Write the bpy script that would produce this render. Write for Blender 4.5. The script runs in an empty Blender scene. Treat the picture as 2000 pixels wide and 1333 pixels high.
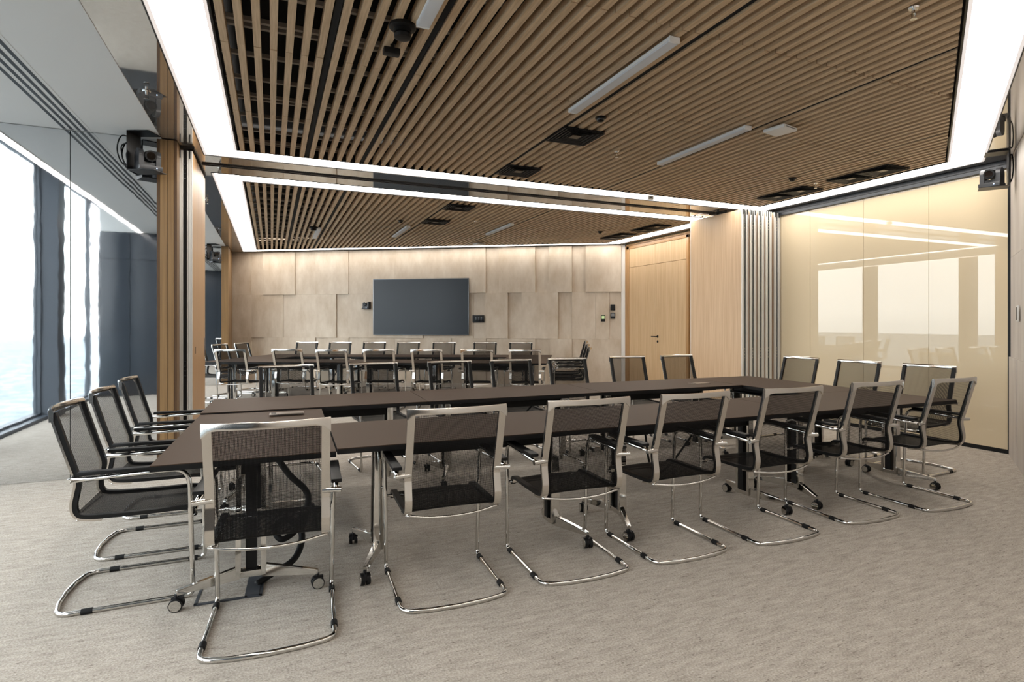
import bpy, bmesh, math, random
from mathutils import Vector, Matrix
random.seed(7)
D, C = bpy.data, bpy.context
scn = C.scene
COL = scn.collection
PI = math.pi

# ------------------------------------------------------------------ camera
FPX, CX, CY, PHI, HC = 1152.8, 1054.9, 630.9, .4274, 1.3718
cam = D.cameras.new('camera'); co = D.objects.new('camera', cam); COL.objects.link(co)
co.location = (0, 0, HC); co.rotation_euler = (PI/2, 0, -PHI)
cam.sensor_width = 36; cam.lens = FPX/2000*36
cam.shift_x = (1000-CX)/2000; cam.shift_y = (CY-666.5)/2000
cam.clip_end = 20000; cam.clip_start = .05
scn.camera = co

# ------------------------------------------------------------------ world (hazy daylight high above a city)
SKY = 5.6
w = D.worlds.new('sky'); scn.world = w; w.use_nodes = True
nt = w.node_tree; nt.nodes.clear()
tc = nt.nodes.new('ShaderNodeTexCoord'); sx = nt.nodes.new('ShaderNodeSeparateXYZ')
mr = nt.nodes.new('ShaderNodeMapRange'); mr.inputs[1].default_value = -.25; mr.inputs[2].default_value = .75
rp = nt.nodes.new('ShaderNodeValToRGB')
for i, (p, c) in enumerate([(0, (.46, .52, .57, 1)), (.24, (.70, .74, .77, 1)), (.27, (.90, .92, .93, 1)), (.45, (.88, .91, .94, 1)), (1, (.78, .84, .90, 1))]):
    e = rp.color_ramp.elements[i] if i < 2 else rp.color_ramp.elements.new(p)
    e.position = p; e.color = c
bg = nt.nodes.new('ShaderNodeBackground'); bg.inputs[1].default_value = SKY
ow = nt.nodes.new('ShaderNodeOutputWorld')
nt.links.new(tc.outputs['Generated'], sx.inputs[0]); nt.links.new(sx.outputs[2], mr.inputs[0])
nt.links.new(mr.outputs[0], rp.inputs[0]); nt.links.new(rp.outputs[0], bg.inputs[0]); nt.links.new(bg.outputs[0], ow.inputs[0])

# ------------------------------------------------------------------ exposure
STRIP = 8.0          # radiance of the luminous ceiling bands
scn.view_settings.view_transform = 'Standard'; scn.view_settings.look = 'None'
scn.view_settings.exposure = 0.25; scn.view_settings.gamma = 1; scn.view_settings.use_curve_mapping = False
scn.cycles.transparent_max_bounces = 32
scn.cycles.glossy_bounces = 6

# ------------------------------------------------------------------ materials
M = {}
def lin(c):
    return tuple(((x/255+.055)/1.055)**2.4 if x/255 > .04045 else x/255/12.92 for x in c)+(1,)
def mat(name, rgb, rough=.5, metal=0, spec=.5, ior=None, coat=0):
    m = D.materials.new(name); m.use_nodes = True
    b = m.node_tree.nodes['Principled BSDF']
    b.inputs['Base Color'].default_value = lin(rgb); b.inputs['Roughness'].default_value = rough
    b.inputs['Metallic'].default_value = metal; b.inputs['Specular IOR Level'].default_value = spec
    if ior: b.inputs['IOR'].default_value = ior
    if coat: b.inputs['Coat Weight'].default_value = coat; b.inputs['Coat Roughness'].default_value = .05
    M[name] = m
    return m
def N(m, t, **k):
    n = m.node_tree.nodes.new(t)
    for a, v in k.items(): setattr(n, a, v)
    return n
def L(m, a, b): m.node_tree.links.new(a, b)
def bsdf(m): return m.node_tree.nodes['Principled BSDF']
def grain(m, c1, c2, scale, noise=3, bump=0, detail=4, coords='Object', c3=None, ramp=(.35, .65)):
    """two-tone stretched noise -> base colour, optional bump"""
    t = N(m, 'ShaderNodeTexCoord'); mp = N(m, 'ShaderNodeMapping'); mp.inputs['Scale'].default_value = scale
    oi = N(m, 'ShaderNodeObjectInfo'); ad = N(m, 'ShaderNodeVectorMath', operation='MULTIPLY_ADD')
    ad.inputs[1].default_value = (37, 23, 11)
    nz = N(m, 'ShaderNodeTexNoise'); nz.inputs['Scale'].default_value = noise; nz.inputs['Detail'].default_value = detail
    nz.inputs['Roughness'].default_value = .62
    r = N(m, 'ShaderNodeValToRGB'); r.color_ramp.elements[0].color = lin(c1); r.color_ramp.elements[1].color = lin(c2)
    r.color_ramp.elements[0].position, r.color_ramp.elements[1].position = ramp
    L(m, t.outputs[coords], mp.inputs[0])
    if coords == 'Object':
        L(m, oi.outputs['Random'], ad.inputs[0]); L(m, mp.outputs[0], ad.inputs[2]); L(m, ad.outputs[0], nz.inputs[0])
    else:
        L(m, mp.outputs[0], nz.inputs[0])
    L(m, nz.outputs[0], r.inputs[0]); L(m, r.outputs[0], bsdf(m).inputs['Base Color'])
    if bump:
        bp = N(m, 'ShaderNodeBump'); bp.inputs['Strength'].default_value = bump; bp.inputs['Distance'].default_value = .004
        L(m, nz.outputs[0], bp.inputs['Height']); L(m, bp.outputs[0], bsdf(m).inputs['Normal'])
    return nz

mat('chrome', (214, 212, 208), .07, 1)
mat('brushed', (200, 196, 188), .24, 1)
mat('aluminium', (214, 212, 207), .38, .25)
mat('black', (9, 9, 10), .45, 0, .3)
mat('black_gloss', (12, 13, 14), .16)
mat('black_metal', (28, 28, 30), .38, .4)
mat('rubber', (10, 10, 11), .6, 0, .3)
mat('edge', (9, 9, 10), .45, 0, .3)
mat('tabletop', (70, 54, 42), .55, 0, .15)
mat('white', (226, 226, 224), .45)
mat('gypsum', (208, 207, 204), .7)
mat('grey_plastic', (120, 120, 122), .4)
mat('camera_grey', (62, 63, 66), .35)
mat('lens', (20, 14, 12), .05)
mat('plenum', (7, 7, 7), .9)
mat('rail', (150, 142, 132), .5, .2)
mat('cream_wall', (205, 185, 145), .6)
mat('screen', (40, 47, 55), .3, 0, .35)
mat('screen_edge', (120, 126, 132), .3, .8)
mat('cladding', (50, 56, 63), .16)
mat('cladding_joint', (14, 15, 17), .6)
mat('column_clad', (66, 72, 80), .45)
mat('fixture_white', (205, 208, 212), .5)
mat('brushed_dark', (96, 84, 70), .35, .7)
mat('header_black', (34, 38, 44), .3, .3)
mat('white_stone', (226, 222, 216), .5)
mat('chrome_frame', (208, 203, 196), .16, 1)
mat('grey_flap', (120, 108, 98), .35, .3)
mat('slate_metal', (70, 74, 80), .45, .3)
mat('bracket_grey', (104, 98, 90), .45, .3)

m = mat('mirror', (222, 224, 226), .025, 1)
t = N(m, 'ShaderNodeTexCoord'); mp = N(m, 'ShaderNodeMapping'); mp.inputs['Scale'].default_value = (1, 1, .45)
nz = N(m, 'ShaderNodeTexNoise'); nz.inputs['Scale'].default_value = 4.5; nz.inputs['Detail'].default_value = 3
bp = N(m, 'ShaderNodeBump'); bp.inputs['Strength'].default_value = .045; bp.inputs['Distance'].default_value = .008
L(m, t.outputs['Object'], mp.inputs[0]); L(m, mp.outputs[0], nz.inputs[0]); L(m, nz.outputs[0], bp.inputs['Height']); L(m, bp.outputs[0], bsdf(m).inputs['Normal'])
mat('soffit_film', (205, 202, 198), .02, .88)

m = mat('slat_oak', (165, 134, 100), .5)
grain(m, (176, 149, 117), (206, 179, 146), (26, 1.1, 26), 3, .05)
m = mat('veneer', (212, 182, 146), .42)
grain(m, (184, 154, 122), (206, 178, 146), (34, 34, .55), 2.2, .02)
m = mat('door_oak', (206, 170, 124), .42)
grain(m, (186, 154, 114), (206, 176, 138), (30, 30, .6), 2.2, .02)
m = mat('frame_oak', (190, 150, 100), .35)
grain(m, (158, 118, 74), (178, 138, 92), (30, 30, .6), 2.0, .02)
m = mat('post_oak_shaded', (160, 126, 84), .32)  # oak veneer darkened: shade of posts facing away from windows put into colour
grain(m, (116, 88, 54), (136, 106, 68), (30, 30, .5), 2.0, .02)
mat('post_edge', (80, 54, 26), .35)
m = mat('veneer_shaded', (170, 132, 88), .42)  # shaded copy of veneer: the single leaf's dimmer light is in its colour
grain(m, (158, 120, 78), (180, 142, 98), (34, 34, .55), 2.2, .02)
m = mat('stone', (214, 196, 172), .5)
grain(m, (180, 162, 140), (208, 195, 178), (2.0, 2.0, .9), 1.9, .08, 8, ramp=(.3, .7))
m = mat('stone_grey', (206, 198, 190), .5)
grain(m, (182, 172, 164), (204, 196, 188), (3.2, 3.2, .7), 1.6, .08, 8, ramp=(.3, .7))

m = mat('carpet', (160, 150, 138), 1, 0, .05)
t = N(m, 'ShaderNodeTexCoord')
def noise(sc, s, det=3):
    mp = N(m, 'ShaderNodeMapping'); mp.inputs['Scale'].default_value = sc
    n = N(m, 'ShaderNodeTexNoise'); n.inputs['Scale'].default_value = s; n.inputs['Detail'].default_value = det
    L(m, t.outputs['Object'], mp.inputs[0]); L(m, mp.outputs[0], n.inputs[0]); return n
n1 = noise((.8, 3.4, 1), 10, 5); n2 = noise((1, 1.3, 1), 105, 3); n3 = noise((.35, 1, 1), 1.4, 2); n4 = noise((2.6, 15, 1), 9, 2)
r1 = N(m, 'ShaderNodeValToRGB'); r1.color_ramp.elements[0].color = lin((134, 125, 115)); r1.color_ramp.elements[1].color = lin((200, 192, 181))
r1.color_ramp.elements[0].position = .28; r1.color_ramp.elements[1].position = .72
mx = N(m, 'ShaderNodeMath', operation='MULTIPLY_ADD'); mx.inputs[1].default_value = .4
mx2 = N(m, 'ShaderNodeMath', operation='MULTIPLY'); mx2.inputs[1].default_value = .6
L(m, n2.outputs[0], mx2.inputs[0]); L(m, n1.outputs[0], mx.inputs[0]); L(m, mx2.outputs[0], mx.inputs[2]); L(m, mx.outputs[0], r1.inputs[0])
# sparse dark flecks along the weave
r2 = N(m, 'ShaderNodeValToRGB'); r2.color_ramp.elements[0].position = .30; r2.color_ramp.elements[1].position = .38
r2.color_ramp.elements[0].color = (.55, .53, .51, 1); r2.color_ramp.elements[1].color = (1, 1, 1, 1)
ml = N(m, 'ShaderNodeMix', data_type='RGBA', blend_type='MULTIPLY'); ml.inputs[0].default_value = 1
L(m, n4.outputs[0], r2.inputs[0]); L(m, r1.outputs[0], ml.inputs[6]); L(m, r2.outputs[0], ml.inputs[7]); L(m, ml.outputs[2], bsdf(m).inputs['Base Color'])
bp = N(m, 'ShaderNodeBump'); bp.inputs['Strength'].default_value = .9; bp.inputs['Distance'].default_value = .006
L(m, mx.outputs[0], bp.inputs['Height']); L(m, bp.outputs[0], bsdf(m).inputs['Normal'])

m = mat('cream_glass', (216, 199, 168), .012, 0, .5, 1.78)
m = mat('city', (150, 160, 165), .9)
grain(m, (112, 120, 125), (168, 173, 175), (.004, .004, 1), 6, 0, 8, 'Object', ramp=(.45, .7))

# thin window glass: mostly clear, a little mirror-like
m = D.materials.new('window_glass'); m.use_nodes = True; M['window_glass'] = m
m.node_tree.nodes.remove(bsdf(m)); o = m.node_tree.nodes['Material Output']
tr = N(m, 'ShaderNodeBsdfTransparent'); tr.inputs[0].default_value = (.95, .97, .97, 1)
gl = N(m, 'ShaderNodeBsdfGlossy'); gl.inputs['Roughness'].default_value = .01
mi = N(m, 'ShaderNodeMixShader'); mi.inputs[0].default_value = .04
L(m, tr.outputs[0], mi.inputs[1]); L(m, gl.outputs[0], mi.inputs[2]); L(m, mi.outputs[0], o.inputs[0])

# black woven net: real open weave through uv in metres
def net(name, pitch, hole):
    m = D.materials.new(name); m.use_nodes = True; M[name] = m
    b = bsdf(m); b.inputs['Base Color'].default_value = lin((11, 10, 10)); b.inputs['Roughness'].default_value = .6; b.inputs['Specular IOR Level'].default_value = .15
    o = m.node_tree.nodes['Material Output']
    uv = N(m, 'ShaderNodeUVMap'); s = N(m, 'ShaderNodeSeparateXYZ'); L(m, uv.outputs[0], s.inputs[0])
    outs = []
    for k in (0, 1):
        a = N(m, 'ShaderNodeMath', operation='DIVIDE'); a.inputs[1].default_value = pitch[k]
        f = N(m, 'ShaderNodeMath', operation='FRACT'); g = N(m, 'ShaderNodeMath', operation='LESS_THAN'); g.inputs[1].default_value = hole[k]
        L(m, s.outputs[k], a.inputs[0]); L(m, a.outputs[0], f.inputs[0]); L(m, f.outputs[0], g.inputs[0]); outs.append(g.outputs[0])
    mu = N(m, 'ShaderNodeMath', operation='MULTIPLY'); L(m, outs[0], mu.inputs[0]); L(m, outs[1], mu.inputs[1])
    tr = N(m, 'ShaderNodeBsdfTransparent'); mi = N(m, 'ShaderNodeMixShader')
    L(m, mu.outputs[0], mi.inputs[0]); L(m, b.outputs[0], mi.inputs[1]); L(m, tr.outputs[0], mi.inputs[2]); L(m, mi.outputs[0], o.inputs[0])
net('back_net', (.0048, .0052), (.66, .66))
net('seat_net', (.0046, .0046), (.27, .27))

def emit(name, rgb, s):
    m = D.materials.new(name); m.use_nodes = True; M[name] = m
    m.node_tree.nodes.remove(bsdf(m)); e = N(m, 'ShaderNodeEmission'); e.inputs[0].default_value = rgb+(1,); e.inputs[1].default_value = s
    L(m, e.outputs[0], m.node_tree.nodes['Material Output'].inputs[0])
emit('strip_light', (1, .945, .875), STRIP)
emit('strip_lip', (1, .9, .83), .74)
emit('cove_led', (1, .93, .88), 7)
emit('status_led', (.5, .7, 1), 4)
emit('lcd', (.75, .9, .45), .6)

# ------------------------------------------------------------------ mesh helpers
def ob(name, me, m, parent=None, loc=(0, 0, 0), rot=(0, 0, 0)):
    if m and not me.materials: me.materials.append(M[m])
    o = D.objects.new(name, me); COL.objects.link(o); o.location = loc; o.rotation_euler = rot
    if parent: o.parent = parent
    return o
def pyd(name, v, f, smooth=False):
    me = D.meshes.new(name); me.from_pydata([tuple(p) for p in v], [], f)
    if smooth:
        for p in me.polygons: p.use_smooth = True
    return me
def from_bm(bm, name, smooth=False, angle=None):
    bmesh.ops.recalc_face_normals(bm, faces=bm.faces[:])
    me = D.meshes.new(name); bm.to_mesh(me); bm.free()
    if smooth:
        for p in me.polygons: p.use_smooth = True
        if angle is not None: me.set_sharp_from_angle(angle=angle)
    return me
def box_bm(bm, x0, x1, y0, y1, z0, z1, bev=0):
    r = bmesh.ops.create_cube(bm, size=1); vs = r['verts']
    bmesh.ops.scale(bm, vec=(x1-x0, y1-y0, z1-z0), verts=vs)
    bmesh.ops.translate(bm, vec=((x0+x1)/2, (y0+y1)/2, (z0+z1)/2), verts=vs)
    if bev:
        es = list({e for v in vs for e in v.link_edges})
        bmesh.ops.bevel(bm, geom=es, offset=bev, segments=2, profile=.7, affect='EDGES')
def box(name, x0, x1, y0, y1, z0, z1, bev=0):
    bm = bmesh.new(); box_bm(bm, x0, x1, y0, y1, z0, z1, bev)
    return from_bm(bm, name, bool(bev), .6 if bev else None)
def prism(name, poly, z0, z1):
    n = len(poly); v = [(x, y, z0) for x, y in poly]+[(x, y, z1) for x, y in poly]
    f = [tuple(range(n))[::-1], tuple(range(n, 2*n))]+[(i, (i+1) % n, n+(i+1) % n, n+i) for i in range(n)]
    bm = bmesh.new(); bv = [bm.verts.new(p) for p in v]
    for q in f: bm.faces.new([bv[i] for i in q])
    return from_bm(bm, name)
def cyl_bm(bm, p0, p1, r0, r1=None, n=14):
    p0, p1 = Vector(p0), Vector(p1); d = p1-p0; r1 = r0 if r1 is None else r1
    q = d.to_track_quat('Z', 'Y').to_matrix().to_4x4()
    bmesh.ops.create_cone(bm, cap_ends=True, segments=n, radius1=r0, radius2=r1, depth=d.length, matrix=Matrix.Translation((p0+p1)/2) @ q)
def cyl(name, p0, p1, r0, r1=None, n=14):
    bm = bmesh.new(); cyl_bm(bm, p0, p1, r0, r1, n); return from_bm(bm, name, True, .7)
def lathe(name, prof, n=20):
    v = [(r*math.cos(2*PI*k/n), r*math.sin(2*PI*k/n), z) for r, z in prof for k in range(n)]
    f = [(i*n+k, i*n+(k+1) % n, (i+1)*n+(k+1) % n, (i+1)*n+k) for i in range(len(prof)-1) for k in range(n)]
    f += [tuple(range(n))[::-1], tuple(range((len(prof)-1)*n, len(prof)*n))]
    me = pyd(name, v, f, True); bm = bmesh.new(); bm.from_mesh(me); bmesh.ops.recalc_face_normals(bm, faces=bm.faces[:]); bm.to_mesh(me); bm.free()
    me.set_sharp_from_angle(angle=.7); return me
def rounded(pts, rad, seg=5):
    pts = [Vector(p) for p in pts]; out = [pts[0]]
    for i in range(1, len(pts)-1):
        a, b, c = pts[i-1], pts[i], pts[i+1]; r = rad[i] if isinstance(rad, dict) and i in rad else (rad if not isinstance(rad, dict) else .02)
        u = (a-b); v = (c-b); r = min(r, u.length*.48, v.length*.48); p = b+u.normalized()*r; q = b+v.normalized()*r
        for k in range(seg+1):
            t = k/seg; out.append(p*(1-t)**2+b*2*t*(1-t)+q*t*t)
    out.append(pts[-1]); return out
def catmull(pts, seg=6):
    P = [Vector(p) for p in pts]; P = [P[0]*2-P[1]]+P+[P[-1]*2-P[-2]]; out = []
    for i in range(1, len(P)-2):
        for k in range(seg):
            t = k/seg; a, b, c, d = P[i-1:i+3]
            out.append(.5*((2*b)+(c-a)*t+(2*a-5*b+4*c-d)*t*t+(3*b-a-3*c+d)*t**3))
    out.append(P[-2]); return out
def tube(name, path, r, n=8):
    v, f = [], []; path = [Vector(p) for p in path]; up = None
    for i, p in enumerate(path):
        t = (path[min(i+1, len(path)-1)]-path[max(i-1, 0)]).normalized()
        if up is None: up = t.orthogonal().normalized()
        up = (up-t*up.dot(t)).normalized(); s = t.cross(up)
        for k in range(n):
            a = 2*PI*k/n; v.append(p+(up*math.cos(a)+s*math.sin(a))*r)
    for i in range(len(path)-1):
        for k in range(n):
            f.append((i*n+k, i*n+(k+1) % n, (i+1)*n+(k+1) % n, (i+1)*n+k))
    f += [tuple(range(n))[::-1], tuple(range((len(path)-1)*n, len(path)*n))]
    return pyd(name, v, f, True)
def ribbon_yz(name, path, x0, x1, off0, off1, uv=False):
    """flat bar following a profile in the yz plane, between two offsets along its normal"""
    n = len(path); nor = []
    for i in range(n):
        t = (path[min(i+1, n-1)]-path[max(i-1, 0)]).normalized(); nor.append(Vector((0, -t.z, t.y)))
    v, f = [], []
    for p, q in zip(path, nor):
        a, b = p+q*off0, p+q*off1
        v += [(x0, a.y, a.z), (x1, a.y, a.z), (x1, b.y, b.z), (x0, b.y, b.z)]
    for i in range(n-1):
        for k in range(4): f.append((i*4+k, i*4+(k+1) % 4, i*4+4+(k+1) % 4, i*4+4+k))
    f += [(3, 2, 1, 0), tuple((n-1)*4+k for k in range(4))]
    me = pyd(name, v, f, True); bm = bmesh.new(); bm.from_mesh(me); bmesh.ops.recalc_face_normals(bm, faces=bm.faces[:]); bm.to_mesh(me); bm.free()
    me.set_sharp_from_angle(angle=.7)
    return me
def sheet_yz(name, path, x0, x1, bow=0, nx=4):
    v, f, uvs = [], [], []; d = 0; n = len(path)
    for i, p in enumerate(path):
        if i: d += (p-path[i-1]).length
        t = (path[min(i+1, n-1)]-path[max(i-1, 0)]).normalized(); q = Vector((0, -t.z, t.y))
        for k in range(nx+1):
            a = k/nx; x = x0+(x1-x0)*a; w = p-q*bow*(1-(2*a-1)**2)*math.sin(PI*i/(n-1))
            v.append((x, w.y, w.z)); uvs.append((x+.5, d))
    for i in range(n-1):
        for k in range(nx):
            a = i*(nx+1)+k; f.append((a, a+1, a+nx+2, a+nx+1))
    me = pyd(name, v, f, True); l = me.uv_layers.new(name='UVMap')
    for lp in me.loops: l.data[lp.index].uv = uvs[lp.vertex_index]
    return me
def tag(o, label=None, cat=None, group=None, kind=None):
    if label: o['label'] = label
    if cat: o['category'] = cat
    if group: o['group'] = group
    if kind: o['kind'] = kind
    return o
def thing(name, label, cat, loc=(0, 0, 0), rz=0, group=None):
    o = D.objects.new(name, None); COL.objects.link(o); o.empty_display_size = .1
    o.location = loc; o.rotation_euler = (0, 0, rz); return tag(o, label, cat, group)
def struct(name, me, m, loc=(0, 0, 0), rz=0, label=None):
    o = ob(name, me, m, None, loc, (0, 0, rz)); o['kind'] = 'structure'
    if label: o['label'] = label
    return o
def copy_tree(o, parent=None):
    c = o.copy(); COL.objects.link(c); c.parent = parent
    for ch in list(o.children): copy_tree(ch, c)
    return c

# ------------------------------------------------------------------ room numbers (metres; y runs along the slats, x along the partition)
ZC = 3.07
XW, XG = -2.9, 7.0                     # window wall, cream glass wall
XB = -.92                              # edge of the plaster strip by the windows
YM, YM2 = 6.42, 7.66                   # the two faces of the block beside the windows that ends the partition
def yD(x): return 3.56+(x-7.0)*.635    # slanting stone wall behind the camera
def yF(x): return 10.88+(7.0-x)*.671   # slanting stone wall with the screen
YE0, YE1 = -.42, 14.75                 # dark / mirrored end panels by the windows

# floor
fl = struct('floor', prism('floor', [(XW, yD(XW)-.1), (XG+.1, yD(XG+.1)-.1), (XG+.1, yF(XG+.1)+.1), (XW, yF(XW)+.1)], -.1, 0), 'carpet', label='beige grey carpet with fine flecked weave')
# far below: the city
struct('city_ground', pyd('city', [(-9000, -9000, -170), (-8, -9000, -170), (-8, 9000, -170), (-9000, 9000, -170)], [(0, 1, 2, 3)]), 'city', label='hazy city far below outside the windows')

# ceiling: glossy film bands around the luminous frames, plaster strip by the windows
AO, AI, CO_, CI = -.615, -.31, 6.83, 6.50
BO, BI, FO, FI = 6.83, 6.52, 7.61, 7.93
def dO(x): return 3.713+(x-6.822)*.629
def dI(x): return 3.902+(x-6.527)*.631
def fO(x): return 10.89+(6.78-x)*.659
def fI(x): return 10.84+(6.485-x)*.642
quads = [[(XB, yD(XB)), (AO, yD(AO)), (AO, yF(AO)), (XB, yF(XB))],
         [(CO_, yD(CO_)), (XG+.06, yD(XG+.06)), (XG+.06, yF(XG+.06)), (CO_, yF(CO_))],
         [(AO, BO), (CO_, BO), (CO_, FO), (AO, FO)],
         [(AO, yD(AO)), (CO_, yD(CO_)), (CO_, dO(CO_)), (AO, dO(AO))],
         [(AO, fO(AO)), (CO_, fO(CO_)), (CO_, yF(CO_)), (AO, yF(AO))]]
v, f = [], []
for q in quads:
    b = len(v); v += [(x, y, ZC) for x, y in q]; f.append((b+3, b+2, b+1, b))
struct('ceiling', pyd('ceiling', v, f), 'soffit_film', label='mirror-gloss stretched film ceiling between the light bands')
ps = struct('ceiling_strip', prism('ceiling_strip', [(-2.27, -3.2), (XB, -3.2), (XB, 17), (-2.27, 17)], ZC-.004, ZC+.69), 'gypsum', label='matt pale grey plaster ceiling strip along the windows')
struct('ceiling_recess', prism('recess', [(XW-.3, -3.2), (-2.27, -3.2), (-2.27, 17), (XW-.3, 17)], 3.75, 3.8), 'gypsum', label='white pelmet recess above the windows')
# upper slab closing the ceiling void
struct('ceiling_slab', prism('slab', [(XB-.05, -4), (XG+.6, -4), (XG+.6, 18), (XB-.05, 18)], 3.5, 3.6), 'plenum', label='dark slab above the open slats')

# ------------------------------------------------------------------ luminous frames
def frame_light(name, outer, inner, label):
    t = thing(name, label, 'ceiling light', (outer[0][0], outer[0][1], ZC))
    ox, oy = outer[0]
    n = len(outer)
    def lerp(a, b, k): return (a[0]+(b[0]-a[0])*k, a[1]+(b[1]-a[1])*k)
    for i in range(n):
        j = (i+1) % n
        a, b, c, d = outer[i], outer[j], inner[j], inner[i]
        k = .065
        a2, b2, c2, d2 = lerp(a, d, k), lerp(b, c, k), lerp(c, b, k), lerp(d, a, k)
        def q(name, P, z, m):
            me = pyd(name, [(x-ox, y-oy, z) for x, y in P], [(0, 1, 2, 3)]); bm = bmesh.new(); bm.from_mesh(me)
            bmesh.ops.recalc_face_normals(bm, faces=bm.faces[:])
            if bm.faces[:][0].normal.z > 0: bmesh.ops.reverse_faces(bm, faces=bm.faces[:])
            bm.to_mesh(me); bm.free(); return ob(name, me, m, t)
        q('diffuser', [a2, b2, c2, d2], .004, 'strip_light')
        q('edge_lip', [a, b, b2, a2], .002, 'strip_lip'); q('edge_lip', [d2, c2, c, d], .002, 'strip_lip')
        # thin dark shadow-gap profile round the outside and inside
        for P0, P1, s in ((a, b, 1), (d, c, -1)):
            dx, dy = P1[0]-P0[0], P1[1]-P0[1]; l = math.hypot(dx, dy); nx, ny = -dy/l, dx/l
            cx_, cy_ = sum(p[0] for p in outer)/n, sum(p[1] for p in outer)/n
            if (cx_-P0[0])*nx+(cy_-P0[1])*ny < 0: nx, ny = -nx, -ny
            w = .008
            P = [P0, P1, (P1[0]-nx*w*s, P1[1]-ny*w*s), (P0[0]-nx*w*s, P0[1]-ny*w*s)]
            ob('profile', prism('profile', [(x-ox, y-oy) for x, y in P], -.004, .02), 'black_metal', t)
    return t
NO = [(AO, BO), (CO_, BO), (CO_, dO(CO_)), (AO, dO(AO))]; NI = [(AI, BI), (CI, BI), (CI, dI(CI)), (AI, dI(AI))]
GO = [(AO, FO), (CO_, FO), (CO_, fO(CO_)), (AO, fO(AO))]; GI = [(AI, FI), (CI, FI), (CI, fI(CI)), (AI, fI(AI))]
frame_light('ceiling_light', NO, NI, 'broad luminous ceiling frame over the room with the cream glass wall')
frame_light('ceiling_light', GO, GI, 'broad luminous ceiling frame over the room with the wall screen')

# ------------------------------------------------------------------ slatted ceilings
SW, SH, PITCH, X0 = .041, .062, .0905, -.279
MOD = 1.262
slat_full = box('slat', 0, SW, 0, MOD-.008, 0, SH)
def slat_ceiling(near):
    lab = 'oak slat ceiling over the room with the cream glass wall' if near else 'oak slat ceiling over the room with the wall screen'
    poly = NI if near else GI
    root = struct('slat_ceiling', prism('backing', poly, .26, .27), 'plenum', (0, 0, ZC), label=lab)
    pieces = []
    for i in range(75):
        x = X0+i*PITCH; xm = x+SW/2
        if near:
            js = [6.518]+[5.29-MOD*k for k in range(7)]
            lo0, lo1 = dI(x)+.03, dI(x+SW)+.03
            for a, b in zip(js[1:], js[:-1]):
                if b <= max(lo0, lo1)+.05: continue
                pieces.append((i, x, a, b, (lo0, lo1) if a < max(lo0, lo1) else None))
        else:
            js = [FI+.002]+[9.16+MOD*k for k in range(7)]
            hi0, hi1 = fI(x)-.03, fI(x+SW)-.03
            for a, b in zip(js[:-1], js[1:]):
                if a >= min(hi0, hi1)-.05: continue
                pieces.append((i, x, a, b, (hi0, hi1) if b > min(hi0, hi1) else None))
    def seen(p):   # how large it shows: in frame first, then nearest
        i, x, a, b, cut = p; y = (a+b)/2 if not cut else ((max(cut)+b)/2 if near else (a+min(cut))/2)
        yc = x*math.sin(PHI)+y*math.cos(PHI); xc = x*math.cos(PHI)-y*math.sin(PHI)
        if yc < .6: return 99
        u = CX+FPX*xc/yc; vv = CY-FPX*(ZC-HC)/yc
        ye = (b if near else a); yce = x*math.sin(PHI)+ye*math.cos(PHI); vend = CY-FPX*(ZC-HC)/max(yce, .3)
        return yc+(60 if (vend < -5 or u < 380 or u > 2200) else 0)
    pieces.sort(key=seen)
    stuff = []
    for k, (i, x, a, b, cut) in enumerate(pieces):
        if k < 296 and not cut and abs((b-a)-MOD) < .01:
            ob('slat', slat_full, 'slat_oak', root, (x, a+.004, random.uniform(-.004, .002))); continue
        a2, b2 = a+.004, b-.004
        if cut: P = [(x, cut[0]), (x+SW, cut[1]), (x+SW, b2), (x, b2)] if near else [(x, a2), (x+SW, a2), (x+SW, cut[1]), (x, cut[0])]
        else: P = [(x, a2), (x+SW, a2), (x+SW, b2), (x, b2)]
        if k < 296:
            ox, oy = P[0]; ob('slat', prism('slat', [(p[0]-ox, p[1]-oy) for p in P], 0, SH), 'slat_oak', root, (ox, oy, 0))
        else: stuff.append(P)
    v, f = [], []
    for P in stuff:
        n = len(v); v += [(x, y, 0) for x, y in P]+[(x, y, SH) for x, y in P]
        f += [(n+3, n+2, n+1, n), (n+4, n+5, n+6, n+7)]+[(n+q, n+(q+1) % 4, n+4+(q+1) % 4, n+4+q) for q in range(4)]
    if v:
        o = ob('slats_beyond', pyd('slats_beyond', v, f), 'slat_oak', root); o['kind'] = 'stuff'
    # carrier rails over the slats
    yy = 6.45 if near else 8.0
    for k in range(17):
        for dy in ((0, .075) if k % 3 == 0 else (0,)):
            y = yy-k*.4207-dy if near else yy+k*.4207+dy
            if near: xa, xb = AI, min(CI, 6.527+(y-.03-3.902)/.631)
            else: xa, xb = AI, min(CI, 6.485-(y+.03-10.84)/.642)
            if xb-xa < .3: continue
            ob('carrier_rail', box('rail', xa, xb, y-.014, y+.014, SH+.004, SH+.03), 'rail', root)
    # edge trims
    for a, b in zip(poly, poly[1:]+poly[:1]):
        dx, dy = b[0]-a[0], b[1]-a[1]; l = math.hypot(dx, dy); nx, ny = -dy/l, dx/l
        cx_ = sum(p[0] for p in poly)/4; cy_ = sum(p[1] for p in poly)/4
        if (cx_-a[0])*nx+(cy_-a[1])*ny < 0: nx, ny = -nx, -ny
        P = [a, b, (b[0]+nx*.012, b[1]+ny*.012), (a[0]+nx*.012, a[1]+ny*.012)]
        ob('edge_trim', prism('trim', P, .004, .2), 'black_metal', root)
    # black channels between slats
    for xc in (6, 12, 28, 45, 63):
        x = X0+xc*PITCH+SW+.007; y0, y1 = (dI(x+.03)+.04, BI-.01) if near else (FI+.01, fI(x+.03)-.04)
        ob('black_channel', box('channel', x, x+.036, y0, y1, .010, .05), 'plenum', root)
    return root
slat_ceiling(True); slat_ceiling(False)

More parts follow.
